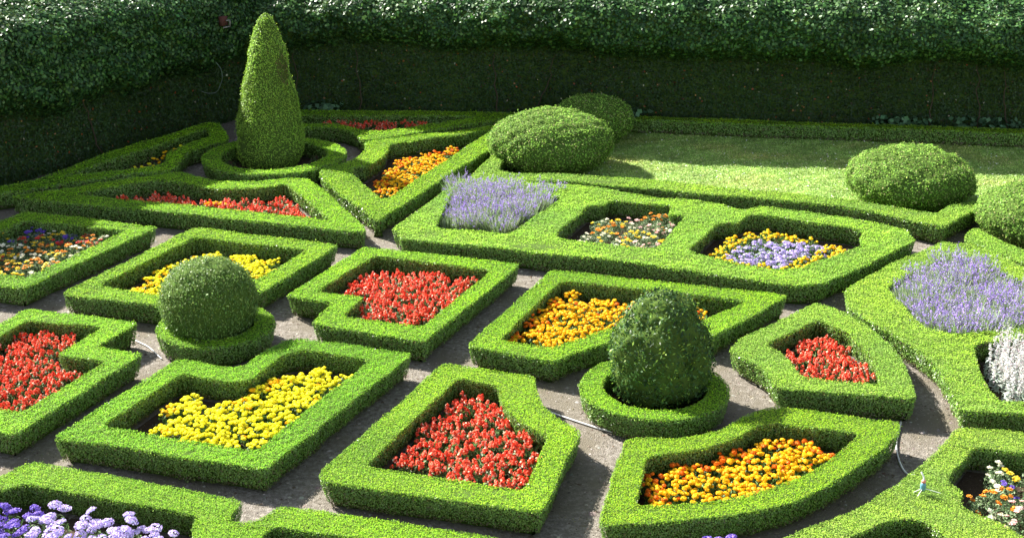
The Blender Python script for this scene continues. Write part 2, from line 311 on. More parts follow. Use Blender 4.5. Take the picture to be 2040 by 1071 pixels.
# world coordinates (metres) of every clipped edge and bed
HEDGES = [
 ('mixed_left', 'box hedge of the mixed bed cut by the left edge, half in the wall shadow',
  [(-8.707, 23.968), (-6.131, 23.137), (-7.485, 20.121), (-10.024, 20.928)],
  [[(-8.554, 23.418), (-6.63, 22.945), (-7.589, 20.608), (-9.4, 21.163)]]),
 ('yellow_notched', 'notched box hedge of the yellow bed behind the round ball bush',
  [(-5.479, 23.054), (-2.881, 22.175), (-3.798, 19.949), (-4.47, 20.186), (-4.767, 19.245), (-5.36, 19.407), (-6.83, 19.885)],
  [[(-5.378, 22.541), (-3.382, 21.921), (-3.952, 20.495), (-4.692, 20.721), (-4.978, 19.695), (-5.39, 19.842), (-6.361, 20.251)]]),
 ('red_notched', 'notched box hedge round the red bed at the centre of the garden',
  [(-2.463, 22.098), (0.145, 21.234), (-1.22, 17.997), (-2.897, 18.698), (-2.68, 19.53), (-3.41, 19.8)],
  [[(-2.244, 21.622), (-0.318, 20.928), (-1.275, 18.565), (-2.469, 18.988), (-2.216, 19.758), (-2.965, 19.991)]]),
 ('orange_behind_egg', 'box hedge round the golden bed behind the tall egg bush',
  [(0.613, 20.952), (4.183, 19.8), (2.811, 18.159), (2.22, 18.565), (1.358, 17.979), (0.892, 17.664), (0.573, 17.307), (-0.624, 17.873)],
  [[(0.757, 20.473), (3.509, 19.612), (2.751, 18.794), (2.264, 18.988), (1.581, 18.641), (1.207, 18.379), (0.553, 17.803), (-0.175, 18.105)]]),
 ('red_left', 'notched box hedge round the red bed cut by the left edge',
  [(-7.143, 19.326), (-5.338, 18.717), (-5.722, 17.838), (-5.016, 17.612), (-5.983, 15.176), (-8.298, 15.955)],
  [[(-6.984, 18.832), (-5.818, 18.547), (-6.192, 17.544), (-5.451, 17.324), (-6.073, 15.782), (-7.955, 16.339)]]),
 ('yellow_l', 'box hedge round the lemon yellow L-shaped bed at lower left, curved beside the ball bush',
  [(-4.535, 17.391), (-4.291, 17.358), (-3.991, 17.208), (-3.727, 17.126), (-3.555, 17.208), (-3.464, 17.544), (-3.21, 18.015), (-3.059, 18.177), (-1.354, 17.595), (-2.818, 14.29), (-5.473, 15.083)],
  [[(-4.372, 16.963), (-4.041, 16.804), (-3.656, 16.678), (-3.409, 16.756), (-3.323, 17.028), (-3.071, 17.647), (-2.861, 17.768), (-1.916, 17.391), (-2.99, 14.76), (-4.962, 15.365)]]),
 ('red_five', 'five-sided box hedge round the red bed at the bottom centre',
  [(-0.909, 17.291), (0.31, 16.867), (0.297, 16.446), (0.378, 15.998), (0.586, 15.599), (0.835, 15.257), (0.324, 13.314), (-2.14, 14.006), (-2.19, 14.218)],
  [[(-0.709, 16.772), (-0.195, 16.6), (-0.127, 16.071), (0.0, 15.669), (0.213, 15.365), (0.433, 15.123), (0.128, 13.833), (-1.699, 14.387)]]),
 ('orange_fan', 'fan-shaped box hedge with curved sides round the golden bed at the bottom',
  [(1.342, 14.992), (1.5, 15.097), (1.869, 15.07), (2.18, 15.163), (2.59, 15.378), (2.864, 15.697), (3.182, 15.926), (3.3, 15.955), (4.742, 15.502), (4.69, 15.257), (4.542, 15.031), (4.313, 14.709), (3.926, 14.302), (3.564, 13.948), (3.145, 13.608), (2.767, 13.389), (2.284, 13.239), (1.873, 13.165), (1.331, 13.092), (0.945, 13.05), (0.94, 13.228)],
  [[(1.577, 14.621), (1.909, 14.722), (2.288, 14.836), (2.703, 15.123), (2.995, 15.433), (3.221, 15.502), (4.191, 15.19), (3.975, 14.901), (3.806, 14.671), (3.33, 14.182), (2.843, 13.833), (2.335, 13.597), (1.775, 13.498), (1.336, 13.476)]]),
 ('red_kite', 'pointed box hedge with a curved side round the small red bed at right',
  [(4.544, 19.53), (4.856, 19.146), (5.14, 18.434), (5.249, 17.803), (5.267, 17.291), (5.218, 16.756), (5.125, 16.145), (3.392, 16.476), (3.345, 17.077), (2.976, 17.751), (3.238, 18.195)],
  [[(4.434, 18.813), (4.496, 18.66), (4.749, 18.342), (4.85, 17.664), (4.851, 17.077), (4.793, 16.6), (3.792, 16.804), (3.741, 17.493), (3.526, 17.944)]]),
 ('long_three', 'long box hedge holding three beds, of lavender, mixed flowers and ageratum',
  [(-0.996, 26.039), (1.003, 25.699), (1.749, 25.401), (2.553, 24.886), (3.667, 24.542), (3.989, 24.237), (4.192, 24.087), (4.384, 24.267), (4.629, 24.267), (5.251, 23.968), (5.942, 23.647), (6.427, 23.277), (6.841, 22.863), (6.731, 22.674), (6.806, 22.383), (4.801, 20.295), (4.401, 20.23), (3.964, 20.384), (2.019, 21.282), (0.0, 21.921), (-1.899, 22.488), (-1.911, 22.755), (-2.083, 22.972)],
  [[(-1.088, 25.401), (0.927, 24.854), (-0.043, 22.728), (-1.319, 23.082)], [(0.726, 22.674), (1.412, 24.358), (1.703, 24.358), (1.78, 24.697), (2.908, 24.297), (2.773, 23.792), (3.084, 23.705), (2.387, 21.921), (0.828, 22.409)], [(2.906, 21.82), (3.597, 23.361), (3.969, 23.39), (4.191, 23.792), (4.543, 23.763), (5.137, 23.39), (5.821, 23.11), (6.041, 22.863), (5.888, 22.541), (5.879, 22.175), (4.642, 21.069), (4.336, 20.928), (4.069, 20.998), (3.181, 21.524)]]),
 ('red_triangle', 'long triangular box hedge round the red bed in front of the tall cone',
  [(-9.273, 24.854), (-8.161, 25.566), (-7.446, 26.039), (-6.709, 26.492), (-6.471, 26.527), (-6.025, 26.177), (-5.611, 25.902), (-4.909, 25.902), (-4.164, 26.211), (-3.96, 26.142), (-3.346, 24.917), (-2.543, 23.082), (-2.513, 22.781), (-6.439, 24.057), (-8.343, 24.542)],
  [[(-8.123, 25.045), (-6.781, 26.004), (-6.441, 25.868), (-5.77, 25.5), (-5.532, 25.401), (-4.829, 25.434), (-4.306, 25.733), (-3.189, 23.475), (-4.578, 23.968), (-6.411, 24.511)]]),
 ('orange_triangle', 'three-cornered box hedge round the golden bed right of the tall cone',
  [(-3.107, 28.824), (-2.772, 28.99), (-2.001, 29.455), (-1.309, 29.715), (-0.531, 30.202), (0.224, 30.658), (0.331, 30.113), (-0.518, 28.098), (-2.361, 23.475), (-3.48, 25.633), (-3.74, 26.316), (-3.745, 26.742), (-3.322, 27.218), (-3.143, 27.632), (-3.037, 28.217)],
  [[(-2.581, 28.619), (-1.19, 29.455), (-0.384, 29.935), (-0.894, 28.578), (-1.581, 26.67), (-2.272, 24.854), (-2.384, 24.76), (-3.136, 26.421), (-3.144, 26.778), (-2.844, 26.959), (-2.647, 27.556), (-2.57, 28.098)]]),
 ('dark_left', 'triangular box hedge in deep shade along the side wall',
  [(-10.2, 24.854), (-9.702, 25.566), (-9.15, 26.073), (-8.538, 27.33), (-7.901, 28.824), (-7.296, 29.671), (-6.807, 30.474), (-6.506, 30.474), (-6.042, 29.2), (-6.008, 28.907), (-6.314, 28.578), (-6.652, 28.098), (-6.69, 27.518), (-6.662, 26.85), (-6.802, 26.598), (-7.527, 26.351), (-8.611, 25.733), (-9.546, 25.109)],
  [[(-8.718, 26.246), (-7.878, 27.709), (-7.318, 28.824), (-6.693, 30.023), (-6.482, 29.412), (-6.906, 28.497), (-7.08, 28.019), (-6.959, 27.143), (-7.066, 26.959), (-7.61, 26.67)]]),
 ('back_red', 'thin box hedge round the shaded red bed by the back wall',
  [(-5.293, 31.511), (-4.738, 31.657), (-1.846, 31.608), (-0.402, 31.462), (0.229, 31.318), (0.227, 31.032), (-0.67, 30.52), (-1.749, 29.803), (-2.579, 29.242), (-3.12, 28.948), (-3.295, 29.2), (-3.485, 29.671), (-3.853, 30.023), (-4.442, 30.068), (-4.927, 29.846)],
  [[(-4.893, 31.127), (-4.672, 31.174), (-1.821, 31.127), (-0.793, 30.985), (-1.345, 30.612), (-1.923, 30.338), (-2.813, 29.715), (-3.254, 29.759), (-3.532, 30.113), (-3.873, 30.383), (-4.491, 30.429), (-4.779, 30.338)]]),
 ('back_long', 'long low box hedge along the foot of the back wall behind the lawn',
  [(0.516, 31.366), (2.674, 31.127), (5.731, 30.704), (8.657, 30.292), (11.183, 29.891), (13.828, 29.412), (13.628, 28.948), (11.048, 29.498), (8.563, 29.935), (5.668, 30.338), (2.648, 30.797), (0.511, 31.079)],
  []),
 ('lawn_edge', 'narrow box hedge edging the front of the lawn, bent to a point at the right',
  [(-0.105, 28.497), (-0.459, 27.632), (-0.81, 26.316), (-0.794, 26.073), (0.0, 25.97), (1.171, 25.834), (1.768, 25.699), (3.505, 25.077), (4.405, 24.854), (4.702, 24.697), (5.789, 24.389), (6.568, 23.85), (7.105, 23.361), (7.455, 23.054), (8.477, 24.237), (9.63, 25.633), (9.554, 25.834), (8.592, 24.604), (7.941, 24.358), (7.561, 23.821), (6.701, 24.389), (6.196, 24.697), (5.676, 24.949), (4.784, 25.173), (3.121, 25.834), (2.011, 26.177), (1.193, 26.351), (0.0, 26.492), (-0.277, 26.706), (-0.202, 27.33), (0.104, 28.217)],
  []),
 ('right_small', 'narrow box hedge in front of the dome bush at the right edge',
  [(7.696, 22.647), (7.993, 23.11), (8.106, 22.972), (8.216, 22.462), (8.446, 21.895), (9.181, 20.406), (8.849, 19.758), (8.228, 21.258), (7.949, 21.895), (7.642, 22.383)],
  []),
 ('right_lavender', 'broad pale box hedge round the lavender and silver plants at the right edge',
  [(5.069, 19.97), (5.164, 20.121), (6.054, 21.21), (7.247, 22.331), (7.403, 22.15), (7.636, 22.227), (7.857, 21.946), (8.155, 21.045), (8.888, 18.755), (7.489, 15.365), (6.339, 15.74), (5.596, 15.854), (5.62, 16.294), (5.648, 16.678), (5.657, 17.291), (5.535, 17.838), (5.325, 18.379), (5.095, 18.91), (4.965, 19.306)],
  [[(5.754, 20.142), (6.669, 21.163), (7.218, 21.524), (7.524, 21.33), (7.921, 20.362), (8.455, 18.755), (7.293, 18.528), (6.262, 18.305), (5.935, 18.528), (5.807, 18.988), (5.807, 19.55)], [(6.398, 17.944), (7.167, 18.159), (8.342, 18.287), (7.378, 15.854), (6.452, 16.071), (6.16, 16.145), (6.153, 16.522), (6.222, 17.159)]]),
 ('right_bottom', 'box hedge in the bottom right corner with the sprinkler on it',
  [(5.346, 15.324), (5.541, 15.365), (6.173, 15.257), (7.324, 14.966), (6.076, 11.943), (2.371, 11.943), (2.477, 12.598), (2.894, 12.846), (3.244, 13.071), (3.711, 13.367), (3.97, 13.608), (4.251, 13.89), (4.705, 14.423), (5.244, 15.123)],
  [[(5.45, 14.875), (5.986, 14.709), (6.826, 14.46), (6.012, 12.405), (5.331, 12.796), (5.232, 13.05), (5.022, 13.314), (4.882, 13.476), (5.038, 13.81), (4.875, 14.017)], [(3.323, 12.696), (3.622, 12.866), (3.986, 13.123), (4.176, 13.176), (4.408, 13.144), (4.521, 12.796), (4.688, 12.405), (3.241, 12.31)]]),
 ('left_bottom', 'box hedge along the bottom left round the lilac phloxes',
  [(-5.554, 14.497), (-2.921, 13.586), (-3.031, 13.207), (-3.004, 13.123), (-2.718, 13.165), (-2.511, 13.487), (-0.183, 12.816), (0.923, 12.501), (0.879, 11.766), (-5.954, 11.766), (-7.032, 14.399), (-5.781, 14.111)],
  [[(-5.571, 13.821), (-5.433, 13.948), (-4.82, 13.731), (-4.206, 13.498), (-3.378, 13.25), (-3.4, 13.05), (-3.324, 12.796), (-3.271, 12.217), (-5.887, 12.217), (-6.447, 13.641)], [(-2.591, 12.978), (-2.495, 13.04), (-1.941, 12.856), (-1.139, 12.647), (-1.107, 12.217), (-2.7, 12.405)]]),
]
RINGS = [(-4.245, 18.66, 0.842, 0.547), (1.844, 16.507, 0.964, 0.673), (-4.852, 27.786, 1.457, 1.087)]
FL = {
 'F6': [(-4.477, 15.638), (-4.355, 16.385), (-4.041, 16.581), (-3.557, 16.429), (-3.17, 17.049), (-2.922, 17.407), (-2.128, 17.292), (-2.434, 16.505), (-3.078, 14.972), (-3.747, 15.167)],
 'F8': [(1.445, 13.72), (1.524, 14.294), (1.633, 14.535), (2.239, 14.72), (2.69, 14.972), (3.032, 15.233), (3.525, 15.272), (3.899, 15.037), (3.347, 14.353), (2.704, 13.945), (1.828, 13.665)],
 'F7': [(-1.473, 14.72), (-1.165, 15.433), (-0.948, 15.989), (-0.747, 16.505), (-0.262, 16.657), (-0.095, 15.989), (0.274, 15.299), (0.329, 14.972), (0.142, 14.118), (-0.228, 14.176)],
 'F9': [(3.806, 17.969), (4.031, 18.235), (4.417, 18.564), (4.729, 17.882), (4.82, 16.97), (3.881, 17.097)],
 'F3': [(-2.653, 20.415), (-2.219, 21.206), (-1.533, 21.206), (-0.48, 20.975), (-1.309, 18.826), (-2.189, 19.272), (-2.293, 20.092)],
 'F4': [(-0.036, 18.471), (0.295, 19.173), (0.619, 20.198), (0.93, 20.241), (1.83, 19.881), (3.052, 19.613), (2.807, 19.173), (1.604, 18.883), (1.136, 18.326), (0.526, 18.057)],
 'F2': [(-5.994, 20.415), (-5.713, 21.136), (-5.403, 21.929), (-4.954, 22.179), (-3.646, 21.854), (-4.009, 20.815), (-4.729, 21.044), (-5.056, 19.986), (-5.607, 20.049)],
 'F5': [(-8.016, 16.581), (-7.724, 17.71), (-7.214, 18.235), (-7.028, 18.75), (-6.091, 18.638), (-6.33, 17.935), (-6.258, 17.541), (-5.786, 17.325), (-6.17, 16.018), (-6.495, 16.134)],
 'F12': [(-2.628, 25.635), (-2.52, 27.191), (-2.272, 27.938), (-1.684, 28.524), (-0.91, 29.05), (-1.607, 27.082), (-2.309, 25.247)],
 'F11': [(-7.463, 25.311), (-6.651, 25.472), (-5.636, 25.152), (-4.613, 25.215), (-4.171, 25.408), (-3.614, 24.085), (-4.644, 24.292), (-6.424, 24.901)],
 'F14': [(-4.639, 31.294), (-3.671, 31.341), (-1.947, 31.294), (-2.037, 30.875), (-3.117, 30.333), (-4.311, 30.967)],
 'LAV1': [(-1.108, 25.867), (0.806, 25.408), (-0.088, 23.428), (-1.245, 23.653)],
 'LAV2': [(5.952, 20.328), (6.708, 21.225), (7.294, 21.7), (7.531, 21.272), (7.863, 20.114), (8.253, 19.101), (7.373, 18.683), (6.354, 18.535), (6.021, 18.757), (5.948, 19.296)],
 'Z1': [(-9.336, 21.562), (-8.832, 22.962), (-8.445, 23.372), (-7.355, 23.097), (-6.797, 22.962), (-7.715, 20.861)],
 'Z2': [(1.256, 22.962), (1.618, 23.94), (2.862, 24.233), (2.874, 23.512), (2.351, 22.179), (1.187, 22.435)],
 'Z4': [(5.319, 14.294), (5.481, 14.535), (5.734, 14.596), (6.275, 14.474), (5.999, 12.979), (5.415, 12.979), (5.267, 13.341), (5.029, 13.72)],
 'Z5': [(-7.566, 27.165), (-7.432, 27.276), (-7.298, 27.387), (-7.306, 27.764), (-7.217, 27.994), (-7.195, 28.347), (-7.093, 28.546), (-6.991, 28.748)],
 'AG': [(3.633, 22.321), (4.153, 22.921), (5.32, 22.709), (5.351, 22.449), (4.615, 21.7), (4.416, 21.508), (3.572, 21.896)],
 'AGY': [(3.275, 22.179), (3.618, 22.828), (4.408, 23.428), (5.341, 22.828), (5.756, 22.383), (5.625, 22.179), (4.722, 21.418), (4.358, 21.206), (3.374, 21.683)],
 'PH': [(-6.063, 13.328), (-5.359, 13.328), (-4.878, 13.17), (-4.161, 12.893), (-3.53, 12.664), (-3.311, 12.143), (-5.618, 12.143)],
 'PH2': [(2.047, 12.816), (2.29, 12.866)],
 'SV': [(6.559, 17.824), (6.987, 18.173), (7.759, 18.352), (7.289, 16.535), (6.768, 16.535), (6.453, 16.764)],
 'ORX': [(-5.632, 24.901), (-5.486, 24.963), (-5.319, 24.87)],
 'BR': [(-4.558, 31.878), (-4.256, 31.978), (2.835, 31.29), (8.383, 30.63), (8.642, 30.676), (8.996, 30.491), (10.011, 30.676), (10.535, 30.63), (10.928, 30.63), (11.311, 30.537)],
}
ZB1 = 22.51; PHX = -5.11
LAWN = [(-0.205, 27.702), (0.0, 30.749), (2.683, 31.11), (11.342, 30.222), (14.993, 29.46), (12.32, 23.69), (9.106, 23.69), (8.807, 25.007), (7.722, 23.69), (5.964, 24.854), (1.785, 26.633), (-0.201, 26.981)]
BW = ((-6.633, 32.545), (16.637, 29.916)); LW = ((-12.484, 23.14), (-6.17, 32.763))
WALLBED = [(-6.335, 32.512), (16.637, 29.916), (16.559, 29.22), (-6.414, 31.816)]
TOP = {'ball': (-4.342, 18.748, 0.66, 0.7, 0.66), 'egg': (1.929, 16.774), 'eggp': [(0.095, 0.33), (0.218, 0.54), (0.469, 0.668), (0.825, 0.69), (1.141, 0.589), (1.384, 0.425), (1.522, 0.27), (1.605, 0.09)], 'cone': (-5.037, 28.421), 'conep': [(-0.0, 0.547), (0.152, 0.651), (0.39, 0.68), (0.82, 0.667), (1.351, 0.58), (1.875, 0.463), (2.393, 0.368), (2.803, 0.234), (2.986, 0.173), (3.078, 0.122), (3.118, 0.061)], 'b1': (0.796, 28.106, 0.56, 1.29, 0.62), 'b2': (1.77, 30.227, 0.5, 0.88, 0.54), 'b3': (7.586, 25.731, 0.48, 1.2, 0.55), 'b4': (9.269, 23.456, 0.45, 1.1, 0.5)}
HOSE1 = [(0.265, 16.809, 0.02), (0.444, 16.551, 0.02), (0.71, 16.329, 0.02), (0.971, 16.127, 0.02), (1.173, 15.985, 0.02), (1.508, 15.817, 0.02), (1.942, 15.762, 0.02)]
HOSE2 = [(-5.483, 18.879, 0.02), (-5.246, 18.656, 0.02), (-5.058, 18.384, 0.02), (-4.949, 18.224, 0.02)]
HOSE3 = [(4.972, 16.213, 0.02), (4.77, 15.652, 0.02), (4.697, 15.318, 0.02), (4.668, 15.021, 0.02), (4.682, 14.845, 0.02), (4.678, 14.659, 0.1), (4.655, 14.35, 0.26)]
HOSE4 = [(-6.782, 30.2, 1.136), (-6.642, 30.2, 1.092), (-6.476, 30.2, 1.114), (-6.379, 30.2, 1.248), (-6.311, 30.2, 1.437), (-6.33, 30.2, 1.625), (-6.428, 30.2, 1.779)]
SPR = (4.535, 13.751)
BRK = (-6.355, 30.913, 2.547); BRKA = 0.990

# ---------------------------------------------------------------- the ground
sheet('ground', [(-60, -20), (60, -20), (60, 90), (-60, 90)], 0.0, M_PATH)
lawn = sheet('lawn', LAWN, .012, M_LAWN)
for i, (n_, lab, o_, hs) in enumerate(HEDGES):
    for q in hs: sheet('bed_soil', [tuple(v) for v in ccw(np.array(q)) + outnormals(ccw(np.array(q))) * .05], .008, M_SOIL)
for (cx_, cy_, ro, ri) in RINGS:
    sheet('bed_soil', [(cx_ + math.cos(a / 24 * 6.2832) * (ri + .05), cy_ + math.sin(a / 24 * 6.2832) * (ri + .05)) for a in range(24)], .008, M_SOIL)
sheet('bed_soil', WALLBED, .006, M_SOIL)
# grass blades, fallen petals, pebbles: nobody could count them
rng = np.random.default_rng(5)
lo, hi = np.min(LAWN, 0), np.max(LAWN, 0)
P = rng.uniform(lo, hi, (230000, 2)); P = P[inside(P, LAWN)]; n = len(P)
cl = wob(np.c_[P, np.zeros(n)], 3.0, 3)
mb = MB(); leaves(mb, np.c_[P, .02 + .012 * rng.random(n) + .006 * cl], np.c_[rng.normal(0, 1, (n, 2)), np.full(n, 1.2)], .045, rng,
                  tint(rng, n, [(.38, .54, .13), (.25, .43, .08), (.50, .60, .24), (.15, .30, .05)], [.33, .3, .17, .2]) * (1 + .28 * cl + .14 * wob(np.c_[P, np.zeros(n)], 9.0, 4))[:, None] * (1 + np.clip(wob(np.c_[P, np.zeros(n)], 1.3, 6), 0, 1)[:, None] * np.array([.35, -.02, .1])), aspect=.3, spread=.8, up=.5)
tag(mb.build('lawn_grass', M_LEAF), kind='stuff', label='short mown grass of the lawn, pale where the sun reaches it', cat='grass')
P = rng.uniform(lo, hi, (2200, 2)); P = P[inside(P, LAWN)]; n = len(P); mb = MB()
leaves(mb, np.c_[P, np.full(n, .045)], np.tile([0, 0, 1.], (n, 1)), .035, rng, tint(rng, n, [(.75, .75, .7), (.6, .55, .3), (.3, .2, .1)], [.5, .25, .25]), aspect=.8, spread=.5)
tag(mb.build('fallen_petals', M_PETAL), kind='stuff', label='small pale petals and leaves scattered over the lawn', cat='petals')
P = np.c_[rng.uniform(-9.5, 9, 60000), rng.uniform(12, 30.5, 60000)]
n = len(P); mb = MB()
oct_ = np.array([(1, 0, 0), (0, 1, 0), (-1, 0, 0), (0, -1, 0), (0, 0, .6), (0, 0, -.2)]); T8 = np.array([(0, 1, 4), (1, 2, 4), (2, 3, 4), (3, 0, 4)])
s = rng.gamma(2.0, .0045, (n, 1, 1)) + .004; rot = rng.uniform(0, 6.28, n); cs, sn = np.cos(rot), np.sin(rot)
V = oct_[None] * s * rng.uniform(.6, 1.4, (n, 1, 3)); V = np.stack([V[..., 0] * cs[:, None] - V[..., 1] * sn[:, None], V[..., 0] * sn[:, None] + V[..., 1] * cs[:, None], V[..., 2]], -1)
V += np.c_[P, np.zeros(n)][:, None]
mb.tris(V.reshape(-1, 3), (T8[None] + np.arange(n)[:, None, None] * 6).reshape(-1, 3), np.repeat(tint(rng, n, [(.19, .165, .14), (.12, .10, .075), (.3, .275, .24), (.08, .06, .04)], [.4, .3, .15, .15]), 6, axis=0))
tag(mb.build('path_gravel', mat('gravel', .9, .2)), kind='stuff', label='loose gravel and crumbs of earth on the paths', cat='gravel')

P = np.c_[rng.uniform(-9.5, 9, 30000), rng.uniform(12, 30.5, 30000)]; cl = wob(np.c_[P, np.zeros(len(P))], 2.2, 8); P = P[cl > .25]; n = len(P); mb = MB()
leaves(mb, np.c_[P, np.full(n, .012)], np.tile([0, 0, 1.], (n, 1)), .022, rng, tint(rng, n, [(.20, .20, .06), (.24, .18, .09), (.12, .16, .04), (.30, .27, .18)], [.3, .3, .2, .2]), aspect=.45, spread=.6)
tag(mb.build('hedge_clippings', M_LEAF), kind='stuff', label='dry clippings and small leaves strewn along the paths', cat='clippings')

# ---------------------------------------------------------------- ivy covered walls
def ivy_wall(name, label, a, b, top=3.3, bulge=.6, seed=0, low=1.45, h_fn=None, b_fn=None, slope=1.0):
    """brick wall from a to b (left to right seen from the garden) under a thick coat of creeper"""
    rng = np.random.default_rng(seed + 900)
    a, b = np.array(a, float), np.array(b, float); L = np.linalg.norm(b - a); t = (b - a) / L; nrm = np.array([t[1], -t[0]])
    root = empty(name, ((a[0] + b[0]) / 2, (a[1] + b[1]) / 2, 0)); tag(root, label, 'wall')
    off = np.array([root.location.x, root.location.y, 0])
    th = .4; back = -nrm * th
    pts = [a - nrm * .35, b - nrm * .35, b + back - nrm * .35, a + back - nrm * .35]
    V = np.array([(*p, 0) for p in pts] + [(*p, low) for p in pts]) - off
    mb = MB(); mb.quads(V, [(0, 1, 5, 4), (1, 2, 6, 5), (2, 3, 7, 6), (3, 0, 4, 7), (4, 5, 6, 7)], np.full((8, 3), .2)); mb.build('masonry', M_BRICK, root)
    hf = h_fn or (lambda u: top + 0 * u)
    def depth(u, z):
        q = np.c_[u, z * 1.0, np.zeros(len(u))]
        z1 = hf(u) + .05 * wob(q * [1, 0, 0], 2.6, seed + 12); lowz = low + .2 * wob(q * [1, 0, 0], 1.1, seed) + .1 * wob(q * [1, 0, 0], 4.2, seed + 1)
        k = np.clip((z - lowz) / .6, 0, 1); k = k * k * (3 - 2 * k)
        bl = b_fn(u) if b_fn else bulge
        over = z - z1; back = np.where(over > 0, over / slope, 0) + .16 * np.exp(-np.abs(over) / .12)
        lum = wob(q, 1.7, seed + 2) * .11 + wob(q, 4.5, seed + 4) * .11 + wob(q, 11, seed + 5) * .04
        return .07 + k * (bl - back + lum) + wob(q, 9, seed + 6) * .02, k
    zmap = lambda v, u: np.where(v < .68, v / .68 * hf(u), hf(u) + (v - .68) / .32 * (top - hf(u)))
    # grid inside
    nu, nz = int(L / .12), 44; U, Z = np.meshgrid(np.linspace(0, L, nu), np.linspace(0, 1, nz)); U = U.ravel(); Zf = Z.ravel(); ZZ = zmap(Zf, U)
    D, k = depth(U, ZZ); D = D - .06; V = np.c_[a[None] + t[None] * U[:, None] + nrm[None] * D[:, None], ZZ] - off
    i = np.arange(nu * nz).reshape(nz, nu); Q = np.stack([i[:-1, :-1], i[:-1, 1:], i[1:, 1:], i[1:, :-1]], -1).reshape(-1, 4)
    mb = MB(); mb.quads(V, Q, np.full((len(V), 3), .02), 1)
    def put(n, size, cols, w, lo=False, sp=.8, extra=0.):
        u = rng.uniform(0, L, n); z = zmap(rng.random(n), u)
        d, k = depth(u, z); e = 1e-2; d2, _ = depth(u, z + e); d3, _ = depth(u + e, z)
        keep = (k < .1 + .3 * rng.random(n)) if lo else (k > .04 + .25 * rng.random(n))
        u, z, d, d2, d3 = u[keep], z[keep], d[keep], d2[keep], d3[keep]; m = len(u)
        sz, su = (d2 - d) / e, (d3 - d) / e
        N = np.c_[nrm[None] - t[None] * su[:, None], -sz]; N = unit(N)
        P = np.c_[a[None] + t[None] * u[:, None] + nrm[None] * d[:, None], z] - off + N * (rng.normal(0, .025 if not lo else .015, (m, 1)) + extra)
        c = tint(rng, m, cols, w) * (1 + .25 * wob(P, 1.6, seed + 70))[:, None]
        leaves(mb, P, N, size, rng, c, aspect=.75, spread=sp)
    A = L * (top + (top - float(np.mean(hf(np.array([1., 5., 9.]))))) / slope) * .9
    put(int(A * 1250), .064, [(.028, .082, .026), (.042, .11, .032), (.020, .058, .020), (.08, .16, .035)], [.4, .3, .2, .1], sp=.75)
    put(int(A * 150), .085, [(.055, .14, .035), (.09, .19, .045)], [.5, .5], sp=.6, extra=.05)
    put(int(A * 1500), .045, [(.034, .078, .024), (.048, .098, .03), (.022, .046, .017), (.07, .05, .025)], [.4, .3, .26, .04], lo=True, sp=.8)
    put(int(A * 6), .05, [(.35, .08, .03), (.45, .42, .3), (.4, .2, .08)], [.4, .3, .3], lo=True, sp=.6, extra=.03)
    mb.build('creeper', [M_IVY, M_CORE], root)
    # woody stems climbing the lower face
    sb = MB()
    for q in range(int(L / 2.6)):
        u = rng.uniform(.2, L - .2); z = 0.; pts = []
        du = rng.normal(0, .1)
        while z < 1.7: pts.append((u, z)); u += du * .25 + rng.normal(0, .03); z += .12
        ring = []; a6 = np.linspace(0, 6.283, 6, endpoint=False)
        for (uu, zz) in pts:
            c = np.array([*(a + t * uu + nrm * .13), zz]) - off; r_ = .018 * (1 - zz / 3)
            ring.append(c + np.c_[np.cos(a6)[:, None] * t[None] * r_ + np.sin(a6)[:, None] * nrm[None] * r_, np.zeros(6)])
        i = np.arange(6); j = (i + 1) % 6
        sb.quads(np.concatenate(ring), np.concatenate([np.stack([k * 6 + i, k * 6 + j, (k + 1) * 6 + j, (k + 1) * 6 + i], 1) for k in range(len(pts) - 1)]), np.full((len(pts) * 6, 3), .1))
    tag(sb.build('stems', M_WOOD, root), kind='stuff')
    return root
ivy_wall('creeper_covered_wall', 'long back wall under thick dark glossy creeper, behind the lawn and the clipped domes', BW[0], BW[1], top=3.3, seed=1, slope=.45, low=1.6,
         h_fn=lambda u: 2.66 + .18 * np.clip((u - 4) / 3, 0, 1) - .18 * np.clip((u - 11) / 6, 0, 1), b_fn=lambda u: .45 + .5 * np.clip((u - 4.5) / 3, 0, 1) + .22 * np.clip((u - 11) / 6, 0, 1))
ivy_wall('creeper_covered_wall', 'shaded side wall under dark creeper, at the left edge of the garden', LW[0], LW[1], top=3.75, seed=2, low=1.2, slope=.3,
         h_fn=lambda u: 3.08 + 0 * u, b_fn=lambda u: .60 + 0 * u)

# ---------------------------------------------------------------- box hedges
PALE = [(.30, .50, .05), (.38, .56, .08), (.19, .37, .035), (.42, .55, .13)]      # drier, yellower box on the right-hand side
for i, (n_, lab, o_, hs) in enumerate(HEDGES):
    f_ = np.random.default_rng(i + 3).uniform(.92, 1.08, 3) * np.random.default_rng(i + 60).uniform(.93, 1.05)
    hedge('box_hedge', lab, o_, hs, seed=i * 11, tops=[tuple(np.array(c) * f_) for c in (PALE if n_ in PALES else BOX_TOP)])
RL = ['circular box hedge round the foot of the round ball bush', 'circular box hedge round the foot of the tall egg bush', 'circular box hedge round the foot of the tall cone']
for i, (cx_, cy_, ro, ri) in enumerate(RINGS):
    f = lambda r: [(cx_ + math.cos(k / 48 * 2 * math.pi) * r, cy_ + math.sin(k / 48 * 2 * math.pi) * r) for k in range(48)]
    hedge('ring_hedge', RL[i], f(ro), [f(ri)], seed=400 + i, group='circular box hedges round the clipped bushes')

